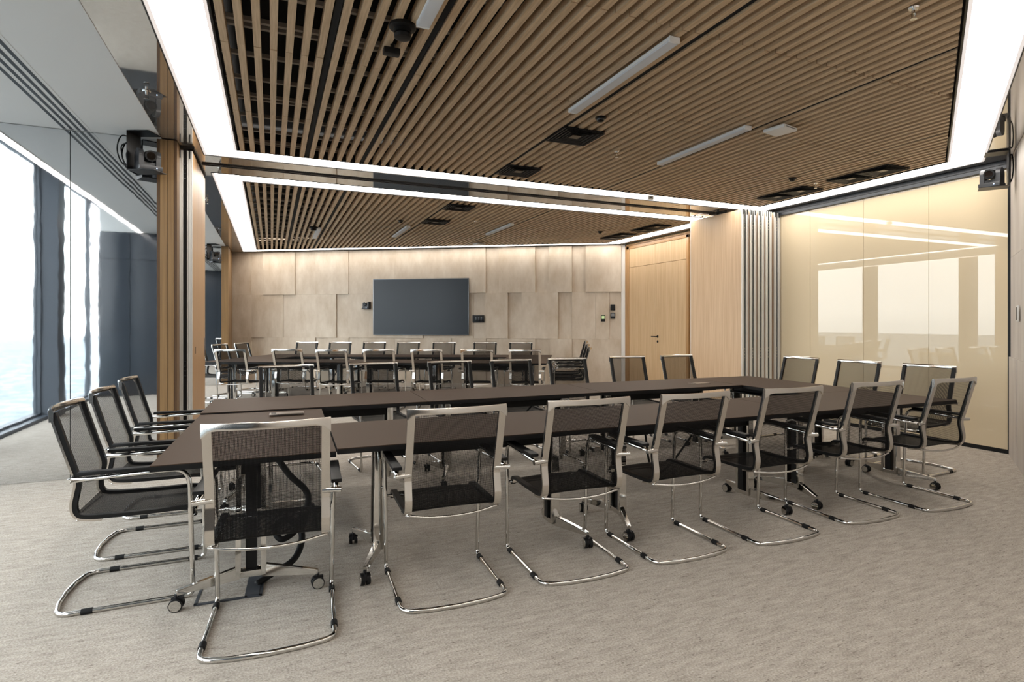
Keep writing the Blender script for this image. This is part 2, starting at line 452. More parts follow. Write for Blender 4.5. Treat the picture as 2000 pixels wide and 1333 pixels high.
# ------------------------------------------------------------------ ceiling fixtures
MY = 7.22
def mirror_y(y): return 2*MY-y
def bar_light(x, y0, y1, label):
    t = thing('bar_light', label, 'ceiling light', (x, (y0+y1)/2, ZC-.040), 0, 'unlit linear ceiling fixtures'); h = (y1-y0)/2
    ob('housing', box('housing', -.034, .034, -h, h, .012, .035, .006), 'white', t)
    ob('diffuser', box('diffuser', -.036, .036, -h+.01, h-.01, 0, .014, .005), 'fixture_white', t)
    for s in (-1, 1): ob('end_cap', box('cap', -.037, .037, s*h-.008, s*h+.008, -.001, .035, .004), 'white', t)
    for s in (-.7, .7): ob('bracket', box('bracket', -.012, .012, s*h-.02, s*h+.02, .035, .041), 'brushed', t)
for x, y0, y1, a in ((.775, 2.02, 3.29, 'near the window strip'), (2.17, 2.85, 4.14, 'beside the square vent pair'), (3.72, 3.87, 5.12, 'beside the flat white access box')):
    bar_light(x, y0, y1, f'long unlit white bar fixture {a}, ceiling of cream glass room')
    bar_light(x, mirror_y(y1), mirror_y(y0), f'long unlit white bar fixture {a}, ceiling of screen room')

def vent(x0, x1, y0, y1, label, group):
    cx_, cy_ = (x0+x1)/2, (y0+y1)/2
    t = thing('ceiling_vent', label, 'vent', (cx_, cy_, ZC-.022), 0, group); n = 1 if (y1-y0) < .5 else 2
    ob('back_plate', box('bp', x0-cx_+.004, x1-cx_-.004, y0-cy_+.004, y1-cy_-.004, .016, .021), 'plenum', t)
    for k in range(n):
        h = (y1-y0)/n/2; yc = (y0-cy_)+h*(2*k+1); hx = (x1-x0)/2
        for r in range(5):
            a = 1-r*.17; b = a-.075; z0 = 0 if r == 0 else .001+.002*r
            bm = bmesh.new()
            def ring(s, z): return [bm.verts.new((sx_*hx*s, yc+sy_*h*s, z)) for sx_, sy_ in ((-1, -1), (1, -1), (1, 1), (-1, 1))]
            A, B, A2, B2 = ring(a, z0), ring(b, z0+.006), ring(a, z0+.004), ring(b, z0+.010)
            for q in range(4):
                w_ = (q+1) % 4
                for U, V in ((A, B), (A2, A), (B, B2), (B2, A2)): bm.faces.new([U[q], U[w_], V[w_], V[q]])
            ob('frame' if r == 0 else 'louvre', from_bm(bm, 'louvre'), 'black_metal', t)
        ob('centre_plate', box('cp', -hx*.22, hx*.22, yc-h*.22, yc+h*.22, .004, .008), 'brushed_dark', t)
for s, room in ((0, 'cream glass room'), (1, 'screen room')):
    g = lambda y0, y1: (y0, y1) if not s else (mirror_y(y1), mirror_y(y0))
    vent(2.30, 2.70, *g(4.53, 4.93), f'square black louvred vent by the bar fixture, {room}', 'square vents')
    vent(2.30, 2.70, *g(5.88, 6.27), f'square black louvred vent next to the partition light band, {room}', 'square vents')
    vent(5.98, 6.34, *g(5.29, 6.06), f'double black louvred vent nearer the folding partition, {room}', 'double vents')
    vent(5.98, 6.34, *g(4.18, 4.97), f'double black louvred vent farther from the partition, {room}', 'double vents')

def sprinkler(x, y, label, z=ZC):
    t = thing('sprinkler', label, 'sprinkler', (x, y, z), 0, 'sprinkler heads')
    ob('escutcheon', cyl('es', (0, 0, 0), (0, 0, -.008), .028, .024), 'chrome', t)
    ob('body', cyl('body', (0, 0, -.008), (0, 0, -.032), .009), 'chrome', t)
    bm = bmesh.new()
    for s in (-1, 1): box_bm(bm, s*.014-.003, s*.014+.003, -.003, .003, -.055, -.02)
    box_bm(bm, -.017, .017, -.003, .003, -.058, -.053); ob('yoke', from_bm(bm, 'yoke'), 'chrome', t)
    ob('deflector', cyl('def', (0, 0, -.058), (0, 0, -.061), .018), 'chrome', t)
sprinkler(3.15, 2.06, 'chrome sprinkler head among slats close to the stone wall')
sprinkler(3.11, 5.0, 'small chrome sprinkler between the square vents and second bar fixture')
sprinkler(6.02, 5.14, 'chrome sprinkler head between the two double vents')
sprinkler(-.832, 5.13, 'chrome sprinkler on glossy film above the wall camera')
sprinkler(-.808, 9.3, 'chrome sprinkler on glossy film of screen room')
sprinkler(3.11, 9.44, 'small chrome sprinkler among slats of the screen room')

t = thing('smoke_detector', 'round black smoke detector with stepped base on slats', 'detector', (.68, 3.38, ZC))
ob('base', lathe('base', [(.05, -.001), (.074, -.004), (.076, -.022), (.066, -.03)]), 'black', t)
ob('sensor', lathe('sensor', [(.05, -.03), (.05, -.05), (.04, -.052), (.04, -.058), (.048, -.06), (.046, -.078), (.03, -.082)]), 'black', t)
t = thing('motion_sensor', 'small black box sensor hanging beside smoke detector', 'sensor', (.67, 3.64, ZC))
ob('mount', cyl('mount', (0, 0, 0), (0, 0, -.03), .012), 'black', t)
ob('housing', box('housing', -.055, .045, -.03, .03, -.07, -.03, .012), 'black', t); ob('sticker', box('st', .0455, .0465, -.012, .014, -.062, -.042), 'white', t)
def dome(x, y, label):
    t = thing('dome_sensor', label, 'sensor', (x, y, ZC), 0, 'black dome sensors')
    ob('base', lathe('b', [(.03, 0), (.045, -.004), (.045, -.016), (.038, -.02)]), 'black', t); ob('dome', lathe('d', [(.034, -.02), (.03, -.034), (.016, -.044), (.002, -.046)]), 'black_gloss', t)
    return t
dome(2.47, 4.22, 'black dome sensor between bar fixture and square vent'); dome(5.55, 5.06, 'black dome sensor next to double vent, cream glass room')
dome(5.55, 9.5, 'black dome sensor next to double vent, screen room'); dome(1.95, 9.85, 'black dome sensor by bar fixture, screen room')
t = thing('smoke_detector', 'round black detector in the screen room ceiling', 'detector', (.68, 11.15, ZC))
ob('base', lathe('base', [(.05, -.001), (.074, -.004), (.076, -.022), (.066, -.03)]), 'black', t); ob('sensor', lathe('sensor', [(.05, -.03), (.05, -.06), (.03, -.07)]), 'black', t)
def access(x, y, rz, label):
    t = thing('access_box', label, 'access point', (x, y, ZC-.05), rz, 'flat white access boxes')
    ob('housing', box('h', -.1, .1, -.1, .1, 0, .03, .01), 'white', t); ob('bracket', box('b', -.04, .04, -.04, .04, .03, .05), 'grey_plastic', t); ob('vent_strip', box('v', -.07, .07, -.101, -.099, .01, .018), 'grey_plastic', t)
access(4.0, 3.78, .2, 'flat white square access box under the slats, cream glass room'); access(4.0, 11.9, .2, 'flat white square access box under the slats, screen room')
t = thing('ceiling_sensor', 'little white box sensor on the partition light band', 'sensor', (4.6, 6.56, ZC-.002))
ob('housing', box('h', -.045, .045, -.025, .025, -.05, 0, .006), 'white', t); ob('window', box('w', -.02, .02, -.027, -.0245, -.04, -.018), 'grey_plastic', t)

# linear slot diffusers in the plaster strip
for y0, y1, room in ((-.4, YM-.02, 'beside cream glass room windows'), (YM2+.02, 14.7, 'beside screen room windows')):
    t = thing('slot_diffuser', f'four-slot linear air diffuser in the plaster strip {room}', 'vent', (-1.56, y0, ZC-.006))
    ob('frame', box('f', -.115, .115, 0, y1-y0, 0, .004), 'gypsum', t)
    for k in range(4):
        x = -.078+k*.052; ob('slot', box('s', x-.0125, x+.0125, 0, y1-y0, -.0012, .001), 'black', t)
    t = thing('linear_light', f'thin bright light line along the window pelmet {room}', 'ceiling light', (-2.222, y0, ZC-.0135))
    ob('diffuser', box('d', -.038, .038, .05, y1-y0-.05, 0, .004), 'cove_led', t); ob('profile', box('p', -.045, .045, .04, y1-y0-.04, .003, .008), 'aluminium', t)

# partition tracks in the film ceiling
bm = bmesh.new(); box_bm(bm, -.67, 6.23, 7.17, 7.19, ZC-.012, ZC+.02); box_bm(bm, -.67, 6.23, 7.225, 7.245, ZC-.012, ZC+.02)
tr_ = struct('trim_1', from_bm(bm, 'track'), 'black_metal', label='double black track of the folding partition in the ceiling')
struct('trim_2', box('track', 6.24, 6.99, 7.1, 7.32, ZC-.012, ZC+.02), 'black_metal', label='black parking track above the stacked partition leaves')
struct('trim_3', box('track', -.83, -.68, 6.6, 7.75, ZC-.014, ZC+.02), 'black_metal', label='black track above the single partition leaf')

# ------------------------------------------------------------------ block by the windows with mirror panels and oak post
struct('wall_block', box('wall_block', XW, -.84, YM+.03, YM2-.03, 0, ZC-.004), 'cladding', label='deep block between the rooms at the window side')
for k, (a, b) in enumerate(((XW+.005, -1.607), (-1.6, -.957))):
    struct(f'wall_mirror_{k+1}', box('mirror_panel', a, b, YM, YM+.028, .002, ZC-.008), 'mirror', label='tall polished mirror panel beside the windows')
    struct(f'wall_clad_{k+1}', box('clad_panel', a, b, YM2-.028, YM2, .002, ZC-.008), 'cladding', label='dark panel on the rear of the mirror block')
po = struct('trim_4', box('post', -.955, -.8, YM-.02, YM2+.02, 0, ZC-.006), 'post_oak_shaded', label='oak clad post between mirror panel and partition leaf')
for a, b, m_ in ((-.957, -.935, 'post_edge'), (-.932, -.874, 'post_oak_shaded'), (-.870, -.822, 'post_oak_shaded'), (-.819, -.798, 'post_edge')):
    ob('strip', box('strip', a, b, YM-.034 if m_ == 'post_oak_shaded' else YM-.028, YM-.019, .001, ZC-.007), m_, po)

# end panels by the windows
ew = struct('wall_end', box('wall_end', XW, -1.0, yD(XW)-.05, YE0-.03, 0, ZC-.006), 'cladding', label='dark panelled end block by the windows behind the tables')
for a, b in ((XW+.01, -2.42), (-2.41, -1.72), (-1.71, -1.01)):
    for z0, z1 in ((.01, 1.25), (1.26, 2.55), (2.56, 3.05)): ob('panel', box('panel', a, b, YE0-.029, YE0, z0, z1), 'cladding', ew)
struct('wall_mirror_3', box('mirror_panel', XW+.01, -1.0, YE1, YE1+.03, .002, ZC-.008), 'mirror', label='tall mirror panel at the window end of the screen wall')
struct('wall_end_far', box('wall_end_far', XW, -1.0, YE1+.03, yF(XW)+.1, 0, ZC-.006), 'cladding', label='block behind the far mirror panel')
struct('trim_5', box('post', -1.0, -.86, YE1-.02, yF(-.93)-.02, 0, ZC-.006), 'post_oak_shaded', label='oak post at the window end of the screen wall')

for a_, b_, k_ in ((yD(XW)-.05, YE0-.03, 1), (YM+.03, YM2-.03, 2), (YE1+.03, yF(XW)+.1, 3)):
    struct(f'wall_pelmet_{k_}', box('pelmet', XW, -2.28, a_, b_, ZC+.001, 3.745), 'gypsum', label='white end of the pelmet recess')
# ------------------------------------------------------------------ window wall
cols = [(YE0-.1, YE0-.02), (1.82, 2.12), (4.66, 4.96), (YM+.1, YM2-.1), (9.48, 9.78), (12.32, 12.62), (YE1+.02, YE1+.1)]
for k, (a, b) in enumerate(cols[1:-1]):
    if k == 2: continue
    struct('wall_column', box('column', XW-.2, XW+.08, a, b, 0, 3.745), 'column_clad', label='dark clad column between windows')
struct('wall_left_sill', box('sill', XW-.3, XW-.02, -3.2, 17, -.12, .04), 'column_clad', label='low dark sill under the windows')
struct('wall_left_head', box('head', XW-.3, XW-.06, -3.2, 17, 3.70, 3.745), 'column_clad', label='head above the windows')
wn = 0
for (a0, a1), (b0, b1) in zip(cols[:-1], cols[1:]):
    y0, y1 = a1, b0
    if y1-y0 < .3: continue
    if (a0, a1) == cols[2]: y1 = YM+.02
    if (b0, b1) == cols[4]: y0 = YM2-.02
    wn += 1; bm = bmesh.new(); X = XW-.16
    for q in ((y0, y0+.025, .04, 3.7), (y1-.025, y1, .04, 3.7), (y0, y1, .04, .07), (y0, y1, 3.67, 3.7)):
        box_bm(bm, X-.04, X+.04, q[0], q[1], q[2], q[3])
    wf = struct(f'window_{wn}', from_bm(bm, 'window_frame'), 'column_clad', label='floor-to-ceiling window between dark columns')
    ob('pane', box('pane', X-.006, X+.006, y0+.025, y1-.025, .07, 3.67), 'window_glass', wf)

# ------------------------------------------------------------------ cream glass wall (x = XG)
wr = struct('wall_right', box('wall_right', XG+.03, XG+.2, 3.45, 11.2, 0, 3.5), 'cream_wall', label='wall carrying the cream glass panels and the door')
for a, b in ((3.585, 4.398), (4.402, 5.233), (5.237, 6.068), (6.072, 6.9), (6.904, 7.73)):
    o = ob('glass_panel', box('glass_panel', XG, XG+.028, a, b, .045, ZC-.085), 'cream_glass', wr)
struct('baseboard_right', box('baseboard', XG-.006, XG+.03, 3.57, 8.3, 0, .042), 'black', label='black base strip under the cream glass')
hd = struct('trim_6', box('header', XG-.05, XG+.03, 3.57, 7.8, ZC-.088, ZC-.003), 'header_black', label='dark metal header rail over the cream glass')
ob('groove', box('groove', XG-.054, XG-.05, 3.57, 7.8, ZC-.05, ZC-.044), 'black', hd)
struct('trim_7', box('jamb', XG-.006, XG+.03, 3.555, 3.583, .042, ZC-.088), 'black', label='black end profile of the cream glass')

# door in the screen room
dr_ = struct('door_1', box('door_frame_back', XG-.012, XG+.03, 8.66, 10.87, 0, 3.055), 'frame_oak', label='pale oak double door with transom panels and dark lever')
for n_, q in (('frame_jamb', (10.70, 10.80, 0, 3.0)), ('frame_jamb', (8.72, 8.79, 0, 3.0)), ('frame_head', (8.72, 10.80, 2.945, 3.0))):
    ob(n_, box(n_, XG-.04, XG-.008, q[0], q[1], q[2], q[3], .003), 'frame_oak', dr_)
for n_, q in (('outer_moulding', (10.82, 10.865, 0, 3.05)), ('outer_moulding', (8.67, 8.70, 0, 3.05)), ('outer_moulding', (8.67, 10.865, 3.02, 3.05))):
    ob(n_, box(n_, XG-.03, XG-.008, *q, .003), 'frame_oak', dr_)
for a, b in ((8.793, 9.745), (9.749, 10.697)):
    ob('door_leaf', box('leaf', XG-.03, XG-.01, a, b, .01, 2.545), 'door_oak', dr_)
    ob('transom_panel', box('transom', XG-.03, XG-.01, a, b, 2.553, 2.942), 'door_oak', dr_)
hn = ob('lever_handle', tube('lever', rounded([(XG-.03, 9.68, 1.10), (XG-.085, 9.68, 1.10), (XG-.085, 9.82, 1.10)], .015), .009), 'black', dr_)
ob('rose', cyl('rose', (XG-.03, 9.68, 1.10), (XG-.038, 9.68, 1.10), .026), 'black', hn); ob('keyhole_rose', cyl('kr', (XG-.03, 9.68, 1.0), (XG-.038, 9.68, 1.0), .024), 'black', hn)
ob('black_gap', box('gap', XG-.03, XG-.005, 8.56, 8.655, 0, ZC-.003), 'black', dr_)

# ------------------------------------------------------------------ stone walls (relief slabs)
ang = math.atan2(-.5571, .8305)
wf_ = struct('wall_back', box('wall_back', -9.75, .0, .03, .2, 0, 3.5), 'stone', (7.0, 10.88, 0), ang, 'beige stone wall of staggered slabs behind the screen')
rowsA = [.1, .87, 1.17, 1.68, 1.99, 2.82, 3.12, 3.94, 5.30, 6.43, 7.27, 7.79, 8.63, 8.95, 9.46, 9.72]
rowsB = [.1, .36, .66, 1.18, 1.48, 2.30, 2.61, 3.12, 3.42, 4.6, 5.92, 6.44, 6.74, 7.26, 8.10, 8.93, 9.45, 9.72]
rowsC = [.1, .87, 1.17, 1.66, 1.99, 2.82, 3.12, 3.65, 3.94, 5.29, 6.12, 6.43, 6.95, 7.27, 8.60, 8.93, 9.72]
def slabs(parent, rows, m_, seedv):
    rnd = random.Random(seedv)
    for rw, z0, z1 in rows:
        prev = None
        for a, b in zip(rw[:-1], rw[1:]):
            if b-a < .4: p = rnd.choice((.0, .0, .012))
            else: p = rnd.choice((.016, .03, .044))
            if p == prev: p = .02 if p != .02 else 0
            prev = p
            ob('stone_slab', box('slab', -b+.0012, -a-.0012, -p, .031, z0+.001, z1-.001), m_, parent)
slabs(wf_, [(rowsA, 2.045, 3.06), (rowsB, 1.02, 2.045), (rowsC, 0, 1.02)], 'stone', 5)
ob('end_trim', box('end_trim', -.098, -.012, -.012, .031, 0, 3.06), 'white_stone', wf_)
angD = math.atan(.635)
wd = struct('wall_front', box('wall_front', -12.3, .0, -.25, -.03, 0, 3.5), 'stone_grey', (7.0, 3.56, 0), angD, 'pale greyish stone wall carrying two stacked cameras')
rnd = random.Random(3)
for z0, z1 in ((0, 1.02), (1.02, 2.045), (2.045, 3.06)):
    a = 0
    while a < 11.2:
        b = a+rnd.choice((.3, .55, .83, .83)); p = rnd.choice((0, .008, .014))
        ob('stone_slab', box('slab', -b+.001, -a-.001, -.031, p, z0+.001, z1-.001), 'stone_grey', wd); a = b

# ------------------------------------------------------------------ folding partition leaves
def leaf(name, xl, yl, label, group, y1, wood='veneer'):
    """x = left face, end facing -y at yl"""
    T = .125; W_ = y1-yl; t = thing(name, label, 'partition panel', (xl+T/2, yl, .012), 0, group); h = 3.018; e = T/2
    ob('core', box('core', -e+.012, e-.012, .02, W_-.02, 0, h-.02), 'grey_plastic', t)
    for s in (-1, 1): ob('veneer_face', box('face', *sorted((s*e, s*(e-.012))), .004, W_-.004, .004, h-.004), wood, t)
    for yy_, s in ((0, 1), (W_, -1)):
        for x0, x1 in ((-e+.001, -.016), (.016, e-.001)):
            ob('edge_profile', box('edge', x0+.011, x1-.011, *sorted((yy_-s*.006, yy_+s*.03)), 0, h, .004), 'aluminium', t)
            for q in ((x0, x0+.01), (x1-.01, x1)): ob('edge_profile', box('edge', q[0], q[1], *sorted((yy_-s*.012, yy_+s*.03)), 0, h, .003), 'aluminium', t)
        ob('seal_groove', box('groove', -.016, .016, *sorted((yy_+s*.008, yy_+s*.03)), 0, h), 'rubber', t)
    for zz in (.85, 2.75):
        for k in range(4): ob('lock_pin', cyl('pin', (0, .009, zz+.045*k), (0, -.002, zz+.045*k), .006), 'chrome', t)
    for x in (-.04, .04): ob('top_slot', box('slot', x-.004, x+.004, -.0135, -.004, h-.075, h+.001), 'black', t)
    ob('roller', cyl('roller', (0, W_/2, h-.02), (0, W_/2, h+.042), .018), 'black_metal', t)
    return t
names = ['first', 'second', 'third', 'fourth']
for k in range(4):
    leaf('partition_panel', 6.225+k*.152, 6.60, f'{names[k]} oak-faced leaf of the partition stack counting from the open room side', 'stacked partition leaves', 7.74)
leaf('partition_panel', 6.862, 6.61, 'oak-faced partition leaf parked directly against the cream glass', 'stacked partition leaves', 7.74)
lf = leaf('partition_door', -.817, 6.585, 'single oak partition leaf with recessed latch beside the oak post', None, 7.77, 'veneer_shaded')
lt = ob('latch_plate', box('latch', .0625, .066, 1.05, 1.10, .98, 1.2, .002), 'chrome', lf); ob('latch_pull', box('pull', .066, .0675, 1.062, 1.088, .995, 1.185), 'black', lt)
ob('lock_plate', box('lock', .0625, .0645, .22, .25, 1.05, 1.12), 'black', lf)

# ------------------------------------------------------------------ chairs
def make_chair():
    t = thing('conference_chair', 'x', 'chair')
    xb, r = .262, .0115
    path = [(-.27, .045, .634), (-.27, .535, .650), (-.262, .562, .3), (-xb, .575, r), (-xb+.004, .06, r), (-.235, -.004, r)]
    L_ = rounded([(-.272, .045, .634), (-.272, .536, .650), (-xb, .552, r), (-xb, .0, r), (-.13, -.028, r)], {1: .085, 2: .035, 3: .055}, 6)
    mid = [(0, -.036, r)]
    R_ = [Vector((-p.x, p.y, p.z)) for p in L_[::-1]]
    ob('base_frame', tube('base_frame', L_+[Vector(p) for p in mid]+R_, r, 10), 'chrome', t)
    prof = catmull([(0, -.022, .95), (0, .012, .83), (0, .05, .70), (0, .073, .62), (0, .066, .56), (0, .058, .51), (0, .066, .468), (0, .098, .446), (0, .2, .438), (0, .36, .436), (0, .49, .437), (0, .535, .428), (0, .553, .395)], 4)
    prof = [Vector((0, p.y, p.z)) for p in prof]
    for s in (-1, 1):
        xs = sorted((s*.207, s*.242))
        ob('side_frame', ribbon_yz('side_frame', prof[:len(prof)*2//3], xs[0], xs[1], -.014, -.004), 'chrome_frame', t)
        ob('frame_lining', ribbon_yz('lining', prof, xs[0]+.003, xs[1]-.003, -.0042, .014), 'black', t)
        ob('arm_clamp', cyl('clamp', (s*.212, .066, .635), (s*.29, .05, .634), .0125, n=12), 'chrome', t)
        ob('armrest_pad', box('pad', *sorted((s*.248, s*.294)), .085, .475, .656, .674, .007), 'black', t)
        for y in (.095, .47): ob('glider', cyl('glider', (s*xb, y, r), (s*xb, y+.045, r), .0148, n=10), 'rubber', t)
    # top rail: bowed backwards, corner gussets
    bm = bmesh.new(); rings = []
    for k in range(17):
        x = -.245+.49*k/16; u = abs(x)/.245; y = -.024-.042*(1-u*u); hgt = .032+.032*max(0, (u-.78)/.22)**2
        rings.append([bm.verts.new((x, y+dy, z)) for dy, z in ((-.008, .972-hgt), (.009, .972-hgt), (.010, .958), (.004, .969), (-.006, .969), (-.011, .958))])
    for a, b in zip(rings[:-1], rings[1:]):
        for k in range(6): bm.faces.new([a[k], a[(k+1) % 6], b[(k+1) % 6], b[k]])
    bm.faces.new(rings[0]); bm.faces.new(rings[-1])
    ob('top_rail', from_bm(bm, 'top_rail', True, .9), 'chrome_frame', t)
    k1 = next(i for i, p in enumerate(prof) if p.z < .47)
    ob('back_mesh', sheet_yz('back_mesh', prof[:k1+1], -.208, .208, -.012), 'back_net', t)
    ob('seat_mesh', sheet_yz('seat_mesh', prof[k1:], -.208, .208, -.01), 'seat_net', t)
    ob('rear_rod', tube('rear_rod', catmull([(-.235, .075, .437), (-.12, .05, .424), (0, .042, .42), (.12, .05, .424), (.235, .075, .437)], 5), .0065), 'chrome', t)
    ob('front_rod', tube('front_rod', [(-.262, .55, .409), (.262, .55, .409)], .008), 'chrome', t)
    ob('seat_clip', box('clip', -.232, -.2, .535, .558, .402, .424, .004), 'brushed', t); ob('seat_clip', box('clip', .2, .232, .535, .558, .402, .424, .004), 'brushed', t)
    return t
proto = make_chair(); used = [False]
def chair(x, y, rz, label, group, z=0):
    if not used[0]: c = proto; used[0] = True
    else: c = copy_tree(proto)
    c.location = (x, y, z); c.rotation_euler = (0, 0, rz); c['label'] = label; c['group'] = group
    return c
ORD = ['first', 'second', 'third', 'fourth', 'fifth', 'sixth', 'seventh']
R = math.radians
G1 = 'mesh chairs round the table ring by the cream glass'
G2 = 'mesh chairs round the table ring below the screen'
for k, (x, y, a) in enumerate(((-.01, 2.69, -3.5), (.822, 2.762, -2.2), (1.544, 2.755, -2), (2.241, 2.742, -.2), (2.985, 2.715, -.6), (3.81, 2.744, -2.4), (4.575, 2.69, -1))):
    chair(x, y+.02, R(a), f'mesh chair, {ORD[k]} from mirror panel, on cream glass ring side opposite partition', G1)
for k, (x, y, a) in enumerate(((-.905, 3.68, -90.6), (-.912, 4.39, -91), (-.925, 5.18, -91))):
    chair(x, y, R(a), f'mesh chair at mirror panel end of cream glass ring, {ORD[2-k]} from the oak post', G1)
for k, (x, y, a) in enumerate(((.135, 6.13, 4), (.955, 6.17, 6), (1.74, 6.13, 4), (2.415, 6.06, 0), (3.095, 6.02, 0), (3.925, 6.05, -2), (4.64, 6.02, 1))):
    chair(x, y, R(180+a), f'mesh chair, {ORD[k]} from oak post, on partition side of cream glass ring', G1)
for k, (x, y, a) in enumerate(((5.71, 5.10, 3), (5.71, 4.34, 4), (5.74, 3.62, 4))):
    chair(x, y, R(90+a), f'mesh chair backing onto cream glass wall, {ORD[k]} from the partition stack', G1)
# second ring frame
TH2 = R(-27.7); BLx, BLy = .063, 13.07
def t2(a, b): return BLx+a*math.cos(TH2)-b*math.sin(TH2), BLy+a*math.sin(TH2)+b*math.cos(TH2)
for k, a in enumerate((.78, 1.61, 2.36, 3.05, 3.79, 4.56, 5.29)):
    x, y = t2(a, -2.83 if k in (0, 2) else -2.70); chair(x, y, TH2+R((1, -1, 0, 2, -1, 3, 0)[k]), f'mesh chair, {ORD[k]} from windows, on partition side of the ring below screen', G2)
for k, a in enumerate((.36, 1.08, 1.82, 2.55, 3.31, 4.18, 4.93)):
    x, y = t2(a, .66); chair(x, y, TH2+PI+R((-3, 0, 1, 0, 0, 2, -2)[k]), f'mesh chair, {ORD[k]} from windows, between the ring and the screen wall', G2)
for k, (x, y) in enumerate(((-.53, 13.40), (-.87, 12.68), (-1.2, 11.95))):
    chair(x, y, TH2-PI/2, f'mesh chair at window end of the ring below screen, {ORD[k]} from stone wall', G2)
for k in range(3):
    chair(4.76-.03*k*math.cos(TH2), 8.56-.03*k*math.sin(TH2), TH2+PI/2, f'mesh chair in the small stack near the door, {("bottom", "middle", "top")[k]} one', 'small chair stack', z=k*.052)

# ------------------------------------------------------------------ flip-top tables
LT, WT, HT = 1.5945, .7945, .74
def make_table():
    t = thing('folding_table', 'x', 'table')
    tp = ob('tabletop', box('tabletop', -LT/2, LT/2, -WT/2, WT/2, HT-.004, HT), 'tabletop', t)
    ob('top_edge', box('top_edge', -LT/2, LT/2, -WT/2, WT/2, HT-.03, HT-.004), 'edge', t)
    ob('underframe_beam', box('beam', -.52, .52, -.055, .055, .60, .705, .006), 'black', t)
    ob('cable_tray', box('tray', -.46, .46, .06, .17, .615, .625), 'black', t)
    ob('tilt_lever', box('lever', -.5, .5, -.30, -.285, .690, .702), 'black_metal', t)
    for s in (-1, 1):
        for q in (-1, 1):
            bm = bmesh.new(); v0, v1 = [], []
            for x, y in ((.576, .068), (.530, .068), (.530, .044), (.576, .044)): v0.append(bm.verts.new((s*x, q*y, .70)))
            for x, y in ((.582, .072), (.522, .072), (.522, .046), (.582, .046)): v1.append(bm.verts.new((s*x, q*y, .08)))
            for k in range(4): bm.faces.new([v0[k], v0[(k+1) % 4], v1[(k+1) % 4], v1[k]])
            bm.faces.new(v0); bm.faces.new(v1[::-1]); bmesh.ops.bevel(bm, geom=bm.edges[:], offset=.004, segments=2, affect='EDGES')
            ob('column', from_bm(bm, 'column', True, .6), 'chrome', t)
        ob('foot_bridge', box('bridge', *sorted((s*.522, s*.582)), -.05, .05, .08, .112, .004), 'chrome', t)
        ob('inner_column', box('inner', *sorted((s*.556, s*.512)), -.026, .026, .112, .70, .003), 'black', t)
        ob('top_bracket', box('bracket', *sorted((s*.50, s*.585)), -.26, .26, .686, .709, .003), 'black', t)
        for q in (-1, 1):
            bm = bmesh.new(); A = Vector((s*.556, q*.055, 0)); B = Vector((s*.655, q*.318, 0)); d = (B-A).normalized(); nn = Vector((-d.y, d.x, 0))
            a = [bm.verts.new(A+nn*o_+Vector((0, 0, z))) for o_, z in ((-.02, .07), (.02, .07), (.016, .135), (-.016, .135))]
            b = [bm.verts.new(B+nn*o_+Vector((0, 0, z))) for o_, z in ((-.014, .074), (.014, .074), (.012, .098), (-.012, .098))]
            for k in range(4): bm.faces.new([a[k], a[(k+1) % 4], b[(k+1) % 4], b[k]])
            bm.faces.new(a); bm.faces.new(b); bmesh.ops.bevel(bm, geom=bm.edges[:], offset=.004, segments=2, affect='EDGES')
            ob('foot', from_bm(bm, 'foot', True, .6), 'chrome', t)
            # caster
            cxx, cyy = s*.655, q*.315; ca = ob('caster', None_me(), 'black_metal', t, (cxx, cyy, 0), (0, 0, .12*s*q))
            for w_ in (-1, 1):
                ob('wheel', WHEEL, 'rubber', ca, (w_*.015, 0, .031)); ob('hub', HUB[w_], 'chrome', ca, (w_*.015, 0, .031))
    return t
WHEEL = cyl('wheel', (-.009, 0, 0), (.009, 0, 0), .031, n=18)
HUB = {s: cyl('hub', (s*.0085, 0, 0), (s*.0115, 0, 0), .0265, n=16) for s in (-1, 1)}
CASTER = []
def None_me():
    if not CASTER:
        bm = bmesh.new(); cyl_bm(bm, (0, 0, .04), (0, 0, .078), .009); box_bm(bm, -.006, .006, -.028, .022, .028, .066, .004)
        CASTER.append(from_bm(bm, 'caster', True, .7))
    return CASTER[0]
tproto = make_table(); tused = [False]
def table(x, y, rz, label, group, z=0):
    if not tused[0]: t = tproto; tused[0] = True
    else: t = copy_tree(tproto)
    t.location = (x, y, z); t.rotation_euler = (0, 0, rz); t['label'] = label; t['group'] = group; return t
def ring(fn, th, desc, group, place):
    Lr, Wr = 1.6, .8
    for k in range(3):
        x, y = fn(Wr+Lr*(k+.5), Wr/2); table(x, y, th, f'{ORD[k]} dark folding table from the window side, {place[0]}, {desc}', group)
        x, y = fn(Lr*(k+.5), Lr+Wr/2); table(x, y, th, f'{ORD[k]} dark folding table from the window side, {place[1]}, {desc}', group)
    x, y = fn(Wr/2, Lr/2); o = table(x, y, th+PI/2, f'dark folding table set crosswise at the window end, {desc}', group)
    if th == TH1: o.scale = (1, 1, .984)      # this one stands a little lower than its neighbours
    x, y = fn(Lr*3+Wr/2, Wr+Lr/2); table(x, y, th+PI/2, f'dark folding table set crosswise at the door wall end, {desc}', group)
TH1 = -.0292
def t1(a, b): return -.5005+a*math.cos(TH1)-b*math.sin(TH1), 3.1354+a*math.sin(TH1)+b*math.cos(TH1)
ring(t1, TH1, 'cream glass ring', 'folding tables of the cream glass ring', ('row away from partition', 'row along partition'))
def t2b(a, b): return t2(a, b-2.4)
ring(t2b, TH2, 'screen ring', 'folding tables of the screen ring', ('row along partition', 'row facing screen'))

